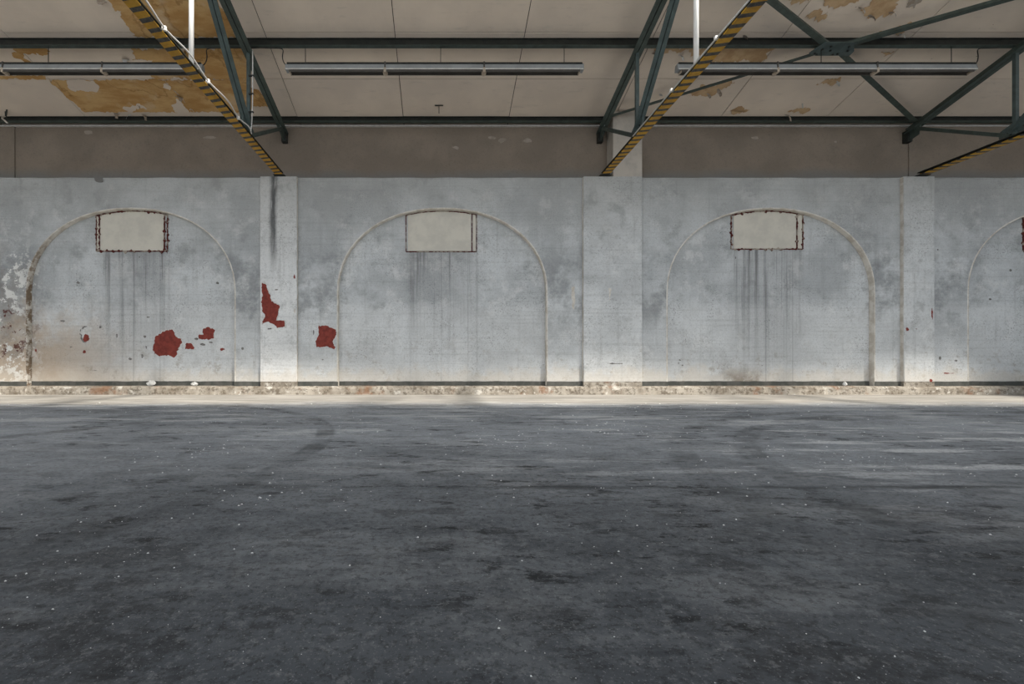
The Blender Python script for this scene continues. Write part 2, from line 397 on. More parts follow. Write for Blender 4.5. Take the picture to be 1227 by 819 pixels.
# floor with a construction joint cut into it
bm = bmesh.new()
prof = [(YF, 0), (2.341, 0), (2.343, -.005), (2.347, -.005), (2.349, 0), (9.2, 0)]
xs = [XL, -6, -2, 2, 6, 10, XR]; grid = [[bm.verts.new((x, y + (x*.0035 if 2 < y < 3 else 0), z)) for x in xs] for y, z in prof]
for i in range(len(prof)-1):
    for j in range(len(xs)-1): bm.faces.new((grid[i][j], grid[i][j+1], grid[i+1][j+1], grid[i+1][j]))
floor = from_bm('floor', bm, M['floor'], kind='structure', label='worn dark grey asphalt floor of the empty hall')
box('ground', (-60, -60, -.12), (60, YF, -.02), M['yard'], kind='structure', label='unseen pale yard added to bounce light into the open hall')  # unseen pale ground, added to bounce light up onto the ceiling

# ---- back wall
ARCH = [(-12.39, 2.07), (-6.17, 2.07), (.05, 2.08), (6.61, 2.06), (12.63, 2.07)]     # centre, half width
SPRING, RISE, NEXP = 2.03, 1.67, 2.15
KZ = .165
def arch_pts(cx, a, y=0, grow=0.0, k=30):
    pts = []
    for i in range(k+1):
        th = math.pi*(1 - i/k); c, s_ = math.cos(th), math.sin(th)
        ex = 2/NEXP
        pts.append((cx + (a+grow)*math.copysign(abs(c)**ex, c), SPRING + (RISE+grow)*abs(s_)**ex))
    return [(cx-a-grow, KZ)] + pts + [(cx+a+grow, KZ)]
bm = bmesh.new()
cuts = [XL] + [(ARCH[i][0]+ARCH[i+1][0])/2 for i in range(len(ARCH)-1)] + [XR]
for (cx, a), x0, x1 in zip(ARCH, cuts, cuts[1:]):
    ap = arch_pts(cx, a, grow=.025); top = LEDGE
    av = [bm.verts.new((x, 9.0, z)) for x, z in ap]
    ov = []
    for (x, z) in ap[1:-1]: ov.append(bm.verts.new((x, 9.0, top)))
    c0, c1 = bm.verts.new((x0, 9.0, KZ)), bm.verts.new((x1, 9.0, KZ)); t0, t1 = bm.verts.new((x0, 9.0, top)), bm.verts.new((x1, 9.0, top))
    s0, s1 = bm.verts.new((x0, 9.0, SPRING)), bm.verts.new((x1, 9.0, SPRING))
    bm.faces.new((c0, av[0], av[1], s0)); bm.faces.new((s0, av[1], ov[0], t0))
    bm.faces.new((av[-1], c1, s1, av[-2])); bm.faces.new((av[-2], s1, t1, ov[-1]))
    for i in range(len(ov)-1): bm.faces.new((av[i+1], av[i+2], ov[i+1], ov[i]))
# the ledge on top, its edge slightly uneven
n = 150; lv = []
for i in range(n+1):
    x = XL + (XR-XL)*i/n; dz = .012*noise.noise((x*2.1, 0, 0)); 
    lv.append([bm.verts.new((x, 8.998, LEDGE-.03)), bm.verts.new((x, 8.985, LEDGE+dz-.008)), bm.verts.new((x, 9.0, LEDGE+dz+.004)), bm.verts.new((x, 9.3, LEDGE))])
for a_, b_ in zip(lv, lv[1:]):
    for j in range(3): bm.faces.new((a_[j], b_[j], b_[j+1], a_[j+1]))
bmesh.ops.remove_doubles(bm, verts=bm.verts, dist=.0005)
wall = from_bm('wall_back', bm, M['wall'], kind='structure', label='grey-white painted wall with blind arches under a brown upper band')
INF = 9.105
infills = []
for cx, a in ARCH:
    bm = bmesh.new()
    ap = arch_pts(cx, a, grow=.03); vs = [bm.verts.new((x-cx, 0, z-KZ)) for x, z in ap]; bm.faces.new(vs)
    o = from_bm('arch_infill', bm, M['infill'], wall); o.location = (cx, INF, KZ); infills.append(o)
    # rounded edge + reveal
    bm = bmesh.new(); rings = []
    for g, y in ((.026, 8.9985), (.012, 8.992), (.003, 8.994), (0, 9.0), (0, INF+.005)):
        rings.append([bm.verts.new((x, y, z)) for x, z in arch_pts(cx, a, grow=g)])
    for r0, r1 in zip(rings, rings[1:]):
        for i in range(len(r0)-1): bm.faces.new((r0[i], r0[i+1], r1[i+1], r1[i]))
    from_bm('arch_edge', bm, M['reveal'], wall, smooth=True)
# upper wall, set back, stepped at the trusses
for nm, x0, x1, y in (('upper_band', -8.72, 3.3, 9.26), ('upper_band', 3.3, 9.62, 9.26), ('upper_band', 9.62, XR, 9.24), ('upper_band', XL, -8.72, 9.24)):
    bm = bmesh.new(); add_box(bm, (x0, y, LEDGE-.02), (x1, 9.5, 5.475))
    from_bm(nm, bm, M['upper'], wall)
    box('plaster_cap', (x0, 9.205, 5.462), (x1, y+.1, 5.482), M['lime'], wall)
# pilasters
def pilaster(x0, x1, y, z1, mat):
    bm = bmesh.new(); nz = 40; cols = []
    for i in range(nz+1):
        z = .255 + (z1-.255)*i/nz
        j = lambda s: .006*noise.noise((x0*3+s, z*5, s)) + .004*noise.noise((s*7, z*19, x0))
        cols.append([bm.verts.new(p) for p in ((x0+j(1), 9.0, z), (x0+j(1), y+.012, z), (x0+.012+j(1), y, z), (x1-.012+j(5), y, z), (x1+j(5), y+.012, z), (x1+j(5), 9.0, z))])
    for a_, b_ in zip(cols, cols[1:]):
        for k in range(5): bm.faces.new((a_[k], a_[k+1], b_[k+1], b_[k]))
    bm.faces.new(cols[-1]); bm.faces.new(cols[0][::-1])
    o = from_bm('pilaster', bm, mat, wall)
    o.data.materials.append(M['reveal'])
    for p in o.data.polygons:
        if abs(p.normal.x) > .9: p.material_index = 1
    bm = bmesh.new(); add_box(bm, (x0+.004, y+.006, 0), (x1-.004, 9.0, .256))
    bmesh.ops.subdivide_edges(bm, edges=bm.edges[:], cuts=6, use_grid_fill=True)
    for v in bm.verts:
        q = noise.noise_vector(v.co*9)*.008; v.co += Vector((q.x, q.y, 0 if v.co.z < .01 or v.co.z > .25 else q.z))
    from_bm('plinth', bm, M['kerb'], o)
    return o
pil1 = pilaster(-3.56, -2.83, 8.92, LEDGE-.005, M['pil_soot'])
pil2 = pilaster(2.845, 4.01, 8.92, LEDGE-.005, M['pil'])
pil3 = pilaster(9.19, 9.80, 8.92, LEDGE-.005, M['pil'])
pil0 = pilaster(-9.95, -9.3, 8.92, LEDGE-.005, M['pil'])
box('pillar_shaft', (3.43, 8.922, LEDGE-.006), (4.006, 9.3, 5.60), M['shaft'], wall, bevel=.008)
# dark painted skirting, stepping in and out with the wall
bb = empty('baseboard_back', (0, 9.0, KZ), kind='structure', label='dark green-grey band painted along the foot of the wall')
edges = [XL]
for cx, a in ARCH: edges += [cx-a, cx+a]
edges.append(XR)
gaps = [(edges[i], edges[i+1]) for i in range(0, len(edges), 2)]
PX = [(-9.95, -9.3), (-3.56, -2.83), (2.845, 4.01), (9.19, 9.80)]
def band(x0, x1, y):
    bm = bmesh.new(); n = max(2, int((x1-x0)/.06)); R = []
    for i in range(n+1):
        x = x0+(x1-x0)*i/n; dz = .008*noise.noise((x*4, y*9, 2)) + .004*noise.noise((x*17, y, 5))
        R.append([bm.verts.new(p) for p in ((x, y, KZ-.01), (x, y, KZ+.085+dz), (x, y+.012, KZ+.09+dz))])
    for a_, b_ in zip(R, R[1:]):
        for j in range(2): bm.faces.new((a_[j], b_[j], b_[j+1], a_[j+1]))
    keep(from_bm('skirting_strip', bm, M['band']), bb)
for cx, a in ARCH: band(cx-a+.002, cx+a-.002, INF-.010)
for g0, g1 in gaps:
    for s0, s1 in [(g0, g1)] if not any(p[0] < g1 and p[1] > g0 for p in PX) else [x for p in PX if p[0] < g1 and p[1] > g0 for x in ((g0, p[0]), (p[1], g1))]:
        if s1-s0 > .05: band(s0, s1, 8.988)
# crumbling kerb
bm = bmesh.new(); n = 560; R = []
for i in range(n+1):
    x = XL + (XR-XL)*i/n
    e = .022*noise.noise((x*1.7, 3, 0)) + .014*noise.noise((x*7, 1, 0)) + .008*noise.noise((x*21, 2, 0))
    c = max(0, noise.noise((x*2.6, 8, 8))-.15)*.06
    R.append([bm.verts.new(p) for p in ((x, 8.865+e, 0), (x, 8.868+e*.7+.012*noise.noise((x*13, 4, 1)), .06), (x, 8.875+e*.9, .125-c), (x, 8.90+e+c*.5, .155-c+.006*noise.noise((x*30, 5, 0))), (x, 8.95, .163+.006*noise.noise((x*12, 7, 0))), (x, 9.2, .168))])
for a_, b_ in zip(R, R[1:]):
    for j in range(5): bm.faces.new((a_[j], b_[j], b_[j+1], a_[j+1]))
from_bm('trim_1', bm, M['kerb'], kind='structure', label='crumbling pale concrete kerb along the foot of the wall')

# ---- blind windows at the crown of each arch
WIN = [((116, 119.5, 197.5, 201), (251.5, 301)), ((486.5, 487.5, 565.5, 571), (252, 301.5)), ((876, 877.5, 954.5, 961.5), (249, 298.5)), ((1225.5, 1227, 1305, 1310), (252, 300))]
WP = Vector((0, INF, 0))
for k, ((ua, ub, uc, ud), (vt, vb)) in enumerate(WIN):
    xa, xb, xc, xd = (survey(u, 300, WP, WN).x for u in (ua, ub, uc, ud)); zt, zb = survey(500, vt, WP, WN).z, survey(500, vb, WP, WN).z
    wn = empty('window_%d' % (k+1), ((xa+xd)/2, INF, zb), kind='structure', label=('boarded light in the arch beside the stained corner', 'boarded light in the arch behind the long lamp', 'boarded light with ragged rusty frame in the third arch', 'boarded light in the arch cut by the picture edge')[k])
    # the board follows the crown of the arch
    cx, a = ARCH[k+1]
    def crown(x):
        q = min(1, abs((x-cx)/a)); return SPRING + RISE*(1-q**NEXP)**(1/NEXP)
    def board(nm, x0, x1, z0, y0, y1, mat, top=None):
        bm = bmesh.new(); N = 14
        F = [(x0+(x1-x0)*i/N) for i in range(N+1)]
        pts = [(x0, z0), (x1, z0)] + [(x, min(top if top else 9, crown(x)-.006)) for x in F[::-1]]
        A = [bm.verts.new((x, y0, z)) for x, z in pts]; B = [bm.verts.new((x, y1, z)) for x, z in pts]
        bm.faces.new(A)
        for i in range(len(A)): bm.faces.new((A[i], A[(i+1) % len(A)], B[(i+1) % len(A)], B[i]))
        return keep(from_bm(nm, bm, mat), wn)
    board('pane', xb+.02, xc-.02, zb+.015, INF-.012, INF+.02, M['pane'])
    if xd-xc > .06: board('side_panel', xc+.02, xd-.02, zb+.015, INF-.011, INF+.02, M['pane'])
    if xb-xa > .05: board('side_panel', xa+.012, xb-.012, zb+.015, INF-.011, INF+.02, M['pane'])
    # rusty glazing strips with ragged edges
    rw = .010 if k == 1 else .011
    def strip(p, q, seed):
        p, q = Vector(p), Vector(q); d = (q-p); L = d.length; d.normalize(); s_ = Vector((d.z, 0, -d.x)); N = max(4, int(L/.02)); bm = bmesh.new(); R = []
        for i in range(N+1):
            c = p+d*(L*i/N); rag = .004 if k == 1 else .03
            w0 = rw*(.7+.5*abs(noise.noise((i*.5, seed, 1)))) + rag*max(0, noise.noise((i*.33, seed, 7)))*2
            w1 = rw*(.7+.5*abs(noise.noise((i*.5, seed, 4)))) + rag*max(0, noise.noise((i*.33, seed, 9)))*2
            R.append([bm.verts.new(v) for v in (c+s_*w0+Vector((0,.02,0)), c+s_*w0, c-s_*w1, c-s_*w1+Vector((0,.02,0)))])
        for a_, b_ in zip(R, R[1:]):
            for j in range(3): bm.faces.new((a_[j], b_[j], b_[j+1], a_[j+1]))
        keep(from_bm('frame_strip', bm, M['rust']), wn)
    y = INF-.018
    strip((xa, y, zb), (xd, y, zb), 1+k*10)
    for i, x in enumerate((xa, xb, xc, xd)):
        if i in (1, 2) and abs((xb-xa) if i == 1 else (xd-xc)) < .04: continue
        strip((x, y, zb), (x, y, crown(x)-.01), 2+i+k*10)
    N = 6
    for i in range(N):
        p, q = xa+(xd-xa)*i/N, xa+(xd-xa)*(i+1)/N
        strip((p, y, crown(p)-.018), (q, y, crown(q)-.018), 7+i+k*10)

# ---- ceiling boards and roof
ceil = empty('ceiling', (0, CY0, CZ0), kind='structure', label='sloping boarded ceiling with peeling paint')
SKY0, SKY1 = 1.65, 4.97
def roof_slab(nm, y0, y1, zf, mat, th=.12, up=.03):
    bm = bmesh.new(); v = []
    for x in (XL, XR):
        for y, dz in ((y0, up), (y1, up), (y1, up+th), (y0, up+th)): v.append(bm.verts.new((x, y, zf(y)+dz)))
    for f in ((0,1,2,3), (4,7,6,5), (0,4,5,1), (1,5,6,2), (2,6,7,3), (3,7,4,0)): bm.faces.new([v[i] for i in f])
    return keep(from_bm(nm, bm, mat), ceil)
roof_slab('decking', SKY1, 9.5, ceil_z, M['shadowboard'])
roof_slab('decking', -1.0, SKY0, ceil_z, M['panel'], .12, 0)
roof_slab('decking', YF-.3, -1.0, lambda y: ceil_z(-1) - .30*(-1-y), M['panel'], .12, 0)
PX0, PW = -.74, 2.14
rows = [9.45, 8.25, 7.40, 6.55, 5.70, SKY1]
for c in range(-6, 8):
    for r in range(len(rows)-1):
        x0, x1 = PX0+PW*c+.006, PX0+PW*(c+1)-.006; y1, y0 = rows[r]-.005, rows[r+1]+.005
        rr = random.Random(c*31+r); dz = rr.uniform(-.003, .003); tl = rr.uniform(-.002, .002)
        bm = bmesh.new(); v = []
        for z_ in (0, .012):
            for x, y in ((x0, y0), (x1, y0), (x1, y1), (x0, y1)): v.append(bm.verts.new((x, y, ceil_z(y)+z_+dz+(tl if x == x0 else -tl))))
        for f in ((0,3,2,1), (4,5,6,7), (0,1,5,4), (1,2,6,5), (2,3,7,6), (3,0,4,7)): bm.faces.new([v[i] for i in f])
        keep(from_bm('ceiling_panel', bm, M['panel']), ceil)
for y in (SKY0, SKY1):
    keep(box('skylight_curb', (XL, y-.05, ceil_z(y)-.02), (XR, y+.05, ceil_z(y)+.22), M['lamp']), ceil)
# end walls, and an unseen open front set close to let daylight in
box('wall_left', (XL-.3, YF, 0), (XL, 9.5, 8.4), M['wall'], kind='structure', label='painted end wall of the hall at one side')
box('wall_right', (XR, YF, 0), (XR+.3, 9.5, 8.4), M['wall'], kind='structure', label='painted end wall of the hall at the other side')
bm = bmesh.new(); add_box(bm, (XL, YF-.3, 6.75), (XR, YF, 7.2))
for x in (-9.6, -3.17, 3.27, 9.55): add_box(bm, (x-.2, YF-.3, 0), (x+.2, YF, 6.75))
from_bm('wall_front', bm, M['wall'], kind='structure', label='unseen piers and lintel of the open front, set close for daylight')

# ---- bare boards where the ceiling paint has come away
CP = Vector((0, CY0, CZ0-.004))
z1 = lambda L: [(x*.2853, y*.2853) for x, y in L]
z3 = lambda L: [(650+x*.2809, y*.2809) for x, y in L]
z4 = lambda L: [(880+x*.2828, y*.2828) for x, y in L]
def cpatch(L, mat='board', amp=.018, step=.05, seed=1, off=0, th=.003, name='peeled_patch'):
    o = patch(name, L, CP, CN, M[mat], None, th, amp, step, seed, off); return keep(o, ceil)
cpatch(z1([(450,0),(505,70),(562,155),(990,158),(950,60),(915,0),(870,-120),(370,-120)]), seed=3, amp=.012)
cpatch(z1([(550,205),(1035,205),(1042,250),(1042,331),(640,331),(628,300),(642,268),(555,250),(560,230)]), seed=4)
cpatch(z1([(205,337),(690,337),(720,372),(760,412),(800,470),(350,470),(310,430)]), seed=5, amp=.012)
cpatch(z1([(690,337),(1042,337),(1050,372),(1085,380),(1128,420),(1132,446),(1060,446),(1040,470),(805,470),(770,415)]), seed=6, amp=.010)
cpatch(z1([(0,318),(190,318),(190,331),(0,331)]), seed=7, amp=.01)
cpatch(z1([(60,200),(185,203),(208,215),(200,230),(150,216),(95,232),(130,268),(50,232),(75,222)]), seed=8)
cpatch(z1([(285,337),(390,337),(412,362),(408,380),(320,383),(290,372)]), 'panel', .012, seed=9, off=.004, name='paint_remnant')
cpatch(z1([(515,455),(560,446),(585,435),(615,455),(540,462)]), 'panel', .012, seed=10, off=.004, name='paint_remnant')
cpatch(z1([(725,445),(745,412),(770,440),(798,478),(740,472)]), 'panel', .012, seed=11, off=.004, name='paint_remnant')
cpatch(z1([(560,250),(640,250),(640,268),(550,268)]), 'panel', .012, seed=12, off=.004, name='paint_remnant')
cpatch(z1([(470,40),(510,48),(505,66),(478,60)]), 'panel', .01, seed=13, off=.004, name='paint_remnant')
cpatch(z1([(690,350),(715,360),(715,378),(690,368)]), 'panel', .01, seed=14, off=.004, name='paint_remnant')
cpatch(z3([(465,200),(990,200),(960,245),(900,265),(760,267),(700,262),(650,235),(590,222),(540,215),(510,235),(475,240)]), 'tan', seed=21, amp=.03)
cpatch(z3([(605,400),(650,385),(700,362),(780,345),(826,350),(805,370),(745,395),(700,410)]), 'tan', seed=22, amp=.025)
cpatch(z3([(800,472),(840,460),(872,470),(860,480)]), 'tan', seed=23, amp=.015, step=.03)
for i, L in enumerate(([(300,65),(360,40),(402,48),(390,78),(340,86)], [(375,-20),(545,-20),(525,5),(470,27),(400,20)], [(560,30),(600,-25),(700,-25),(665,62),(590,70),(555,82),(535,40)],
                       [(610,138),(690,112),(745,100),(722,135),(650,140)], [(620,222),(660,212),(680,220),(650,236)], [(345,358),(390,340),(442,340),(420,358)],
                       [(225,472),(270,460),(322,463),(300,476)], [(235,-10),(330,-10),(300,8),(260,10)], [(0,458),(40,458),(60,470),(0,476)])):
    cpatch(z4(L), 'tan', seed=30+i, amp=.022, step=.035)
cpatch(z4([(735,-15),(795,-15),(785,10),(760,36),(735,25)]), 'flake', seed=44, step=.03)
# curled flakes still hanging on
def flake(u, v, L, wd, ang, drop, seed, mat='flake'):
    p = survey(u, v, CP, CN); r = random.Random(seed); bm = bmesh.new(); R = []
    d = Vector((math.cos(ang), math.sin(ang), 0)); s_ = Vector((-d.y, d.x, 0))
    for i in range(6):
        t = i/5; c = p + d*(L*math.sin(t*1.5)/1.5) - Vector((0, 0, drop*(1-math.cos(t*1.6)))) + Vector((0, 0, .002))
        ww = wd*(1-.55*t)*r.uniform(.8, 1.2)
        R.append([bm.verts.new(c+s_*ww*.5), bm.verts.new(c-s_*ww*.5), bm.verts.new(c-s_*ww*.5-Vector((0,0,.003))), bm.verts.new(c+s_*ww*.5-Vector((0,0,.003)))])
    for a_, b_ in zip(R, R[1:]):
        for j in range(4): bm.faces.new((a_[j], a_[(j+1) % 4], b_[(j+1) % 4], b_[j]))
    bm.faces.new(R[0]); bm.faces.new(R[-1][::-1])
    keep(from_bm('hanging_flake', bm, M[mat]), ceil)
FL = [(152, 72, .14, .12, -1.3, .10), (214, 117, .2, .12, -.8, .12), (140, 137, .14, .09, -1, .12), (157, 138, .12, .07, -2.4, .10), (172, 138, .14, .08, -.6, .13), (165, 127, .1, .05, -.5, .06), (228, 131, .1, .05, 0, .05), (122, 2, .12, .14, -1.2, .1),
      (784, 65, .11, .1, -1.4, .12), (815, 67, .10, .08, -1.3, .12), (858, 108, .16, .1, .2, .1), (846, 113, .16, .07, .3, .05), (790, 114, .1, .08, -.6, .05), (770, 132, .1, .06, -1, .08),
      (942, 138, .13, .1, -1.2, .16), (1077, 42, .12, .07, -1.3, .1), (1040, 20, .13, .08, -.6, .1), (1066, 16, .12, .08, -1.2, .1), (1001, 98, .16, .06, .3, .06), (1030, 10, .1, .1, -1.3, .12), (890, 44, .1, .08, -.5, .06), (961, 124, .03, .04, -1.5, .1)]
for i, f in enumerate(FL): flake(*f, 60+i, 'flake' if i % 3 else 'lime')

keep(tube('ceiling_hook', [survey(526, 126, CP, CN)+Vector((0, 0, .004)), survey(526, 126, CP, CN)-Vector((0, 0, .16))], .007, M['dark'], n=6), ceil)
keep(bar('ceiling_hook', survey(521, 126, CP, CN)-Vector((0, 0, .006)), survey(531, 126, CP, CN)-Vector((0, 0, .006)), rect(.02, .012), M['dark']), ceil)
# ---- red and white scars in the wall paint
def wpatch(L, y, parent, mat='red', amp=.016, step=.035, seed=1, rim=True, off=.0005, name='bare_red_patch'):
    pp = Vector((0, y, 0)); loc = parent.location.copy()
    if rim:
        cu = sum(p[0] for p in L)/len(L); cv = sum(p[1] for p in L)/len(L)
        o = patch('paint_edge', [(cu+(u-cu)*1.05+.3, cv+(v-cv)*1.05-.3) for u, v in L], pp, WN, M['lime'], None, .0012, amp, step, seed, 0)
        o.parent = parent; o.matrix_parent_inverse = Matrix.Translation(-loc)
    o = patch(name, L, pp, WN, M[mat], None, .0012, amp, step, seed, off+(.0012 if rim else 0))
    o.parent = parent; o.matrix_parent_inverse = Matrix.Translation(-loc)
z5 = lambda L: [(x*.3419, 200+y*.3419) for x, y in L]
z6 = lambda L: [(290+x*.3418, 200+y*.3418) for x, y in L]
z8 = lambda L: [(920+x*.3419, 200+y*.3419) for x, y in L]
i1, i2, i3, i4 = infills[1:]
wpatch(z5([(537,605),(560,580),(605,570),(618,592),(634,602),(628,640),(612,662),(570,660),(540,658),(536,630)]), INF, i1, seed=2, amp=.012)
wpatch(z5([(714,566),(735,562),(754,570),(748,600),(728,607),(698,600),(696,590),(712,586)]), INF, i1, seed=3, amp=.01)
wpatch(z5([(650,620),(668,617),(684,633),(680,642),(665,636),(650,638)]), INF, i1, seed=4, amp=.008, step=.02)
wpatch(z5([(283,572),(290,561),(305,560),(300,572),(296,585),(300,612),(292,612),(286,600)]), INF, i1, 'hole', seed=55, amp=.010, rim=False, step=.02, off=-.0004, name='dark_scar')
wpatch(z5([(284,566),(300,560),(322,562),(325,576),(312,600),(300,615),(288,600)]), INF, i1, 'lime', seed=5, amp=.01, rim=False, step=.02, name='bare_plaster_patch')
wpatch(z5([(290,596),(300,585),(310,592),(316,602),(302,616),(290,608)]), INF, i1, seed=6, amp=.008, step=.02, off=.0014, rim=False)
wpatch(z5(blob(296, 646, 9, 7, seed=1)), INF, i1, seed=7, amp=.004, step=.02, rim=False)
wpatch(z5(blob(779, 638, 9, 5, seed=2)), INF, i1, seed=8, amp=.004, step=.02, rim=False)
wpatch(z5(blob(126, 642, 5, 8, seed=3)), INF, i1, seed=9, amp=.004, step=.02, rim=False)
for k, (x, y, a, b) in enumerate(((274, 405, 9, 7), (763, 406, 8, 6), (220, 539, 10, 5), (519, 525, 8, 4), (498, 663, 6, 9), (512, 632, 4, 8), (508, 594, 6, 4), (352, 560, 3, 5), (489, 315, 4, 5), (330, 713, 14, 4), (457, 672, 8, 8), (688, 602, 12, 3), (712, 622, 14, 4), (738, 614, 10, 3), (250, 630, 6, 3), (410, 590, 2, 8), (850, 636, 6, 5))):
    wpatch(z5(blob(x, y, a, b, seed=20+k)), INF if x < 815 else 9.0, i1 if x < 815 else wall, 'hole', .004, .02, 40+k, False, name='dark_scar')
wpatch(z6([(70,408),(80,410),(95,440),(105,470),(130,485),(128,515),(118,540),(150,535),(150,557),(125,563),(110,550),(92,540),(70,552),(70,540),(82,520),(70,505)]), 8.92, pil1, seed=11, amp=.008, step=.03)
wpatch(z6(blob(120, 430, 9, 3, seed=6)), 8.92, pil1, 'hole', .003, .02, 12, False, name='dark_scar')
wpatch(z6(blob(96, 567, 16, 6, seed=7)), 8.92, pil1, 'hole', .003, .02, 13, False, name='dark_scar')
wpatch(z6(blob(184, 384, 4, 11, seed=8)), 8.92, pil1, 'red', .003, .02, 14, False)
wpatch(z6(blob(185, 504, 3, 14, seed=9)), 8.92, pil1, 'reveal', .003, .02, 15, False, name='chipped_edge')
wpatch(z6([(270,555),(305,560),(330,570),(325,600),(316,612),(324,635),(295,628),(262,632),(257,610),(268,590)]), 9.0, wall, seed=16, amp=.008, step=.03)
wpatch(z6(blob(251, 580, 3, 10, seed=10)), 9.0, wall, 'hole', .003, .02, 17, False, name='dark_scar')
wpatch(z6(blob(283, 675, 6, 3, seed=11)), 9.0, wall, 'hole', .003, .02, 18, False, name='dark_scar')
wpatch(z8(blob(489, 568, 9, 9, seed=12)), 8.92, pil3, 'red', .004, .02, 19, False)
wpatch(z8(blob(520, 567, 4, 3, seed=13)), 8.92, pil3, 'red', .002, .02, 20, False)
wpatch(z8(blob(576, 515, 4, 26, seed=14)), 8.92, pil3, 'red', .004, .02, 21, False)
wpatch(z8(blob(573, 748, 5, 8, seed=15)), 8.92, pil3, 'red', .004, .02, 22, False)
for k, (x, y, a, b) in enumerate(((603, 670, 5, 7), (660, 678, 7, 5), (635, 722, 20, 3), (779, 463, 5, 4), (850, 362, 5, 5), (596, 290, 5, 5))):
    wpatch(z8(blob(x, y, a, b, seed=50+k)), 9.0 if x < 700 else INF, wall if x < 700 else i4, 'hole' if k != 2 else 'red', .003, .02, 60+k, False, name='dark_scar')
z7 = lambda L: [(640+x*.3419, 200+y*.3419) for x, y in L]
wpatch(z7([(131,420),(142,420),(143,470),(140,500),(133,488)]), 9.0, wall, 'reveal', .006, .03, 71, False, name='scraped_patch')
wpatch(z7([(261,426),(270,426),(268,450),(264,468)]), 8.92, pil2, 'reveal', .004, .02, 72, False, name='scraped_patch')
for k, (u, v, a, b) in enumerate(((546, 177, 5, 3), (601, 168, 9, 4), (632, 168, 8, 3), (590, 165, 6, 2), (105, 158, 9, 3), (250, 165, 14, 2), (1001, 170, 2, 2), (905, 165, 6, 2))):
    wpatch(blob(u, v, a, b, seed=130+k), 9.26, wall, 'upperpale', .004, .02, 130+k, False, off=.004, name='plaster_scab')
wpatch([(113,212),(124,212),(123,218),(118,219),(114,217)], 8.985, wall, 'upper', .006, .03, 73, False, off=.002, name='brown_stain')
for k, (x, y, a, b) in enumerate(((511, 676, 5, 3), (507, 687, 4, 4), (520, 694, 4, 3), (800, 695, 6, 3), (706, 318, 3, 8))):
    wpatch(z7(blob(x, y, a, b, seed=80+k)), INF, i3, 'hole', .002, .015, 80+k, False, name='dark_scar')
wpatch(z7(blob(290, 688, 40, 3, seed=90)), 8.92, pil2, 'hole', .006, .02, 90, False, name='dark_scar')

# ================================================================== STEELWORK
# purlins (I sections) at right angles to the slope
def i_sec(w_, h, t=.012): return [[(-w_/2, 0), (w_/2, 0), (w_/2, t), (-w_/2, t)], [(-t*.4, t), (t*.4, t), (t*.4, h-t), (-t*.4, h-t)], [(-w_/2, h-t), (w_/2, h-t), (w_/2, h), (-w_/2, h)]]
SUP = Vector((0, CSL, 1)).normalized()
def purlin(y, label, h=.16):
    z = ceil_z(y) - h - .003
    o = empty('purlin', (0, y, z), label=label, category='roof beam')
    secs = i_sec(.058, h, .010)
    bm = bmesh.new(); add_prism(bm, (XL+.02, y, z), (XR-.02, y, z), secs[0], SUP); keep(from_bm('lower_flange', bm, M['green']), o)
    bm = bmesh.new(); add_prism(bm, (XL+.02, y, z), (XR-.02, y, z), secs[1], SUP); keep(from_bm('web', bm, M['dark']), o)  # web and upper flange take a darker colour, their shade painted in
    bm = bmesh.new(); add_prism(bm, (XL+.02, y, z), (XR-.02, y, z), secs[2], SUP); keep(from_bm('upper_flange', bm, M['dark']), o)
PY1, PY2, PY3 = 9.10, 7.475, 5.85
purlin(PY1, 'dark steel beam along the top of the brown wall band', .112)
purlin(PY2, 'dark green steel beam the three strip lamps hang from')
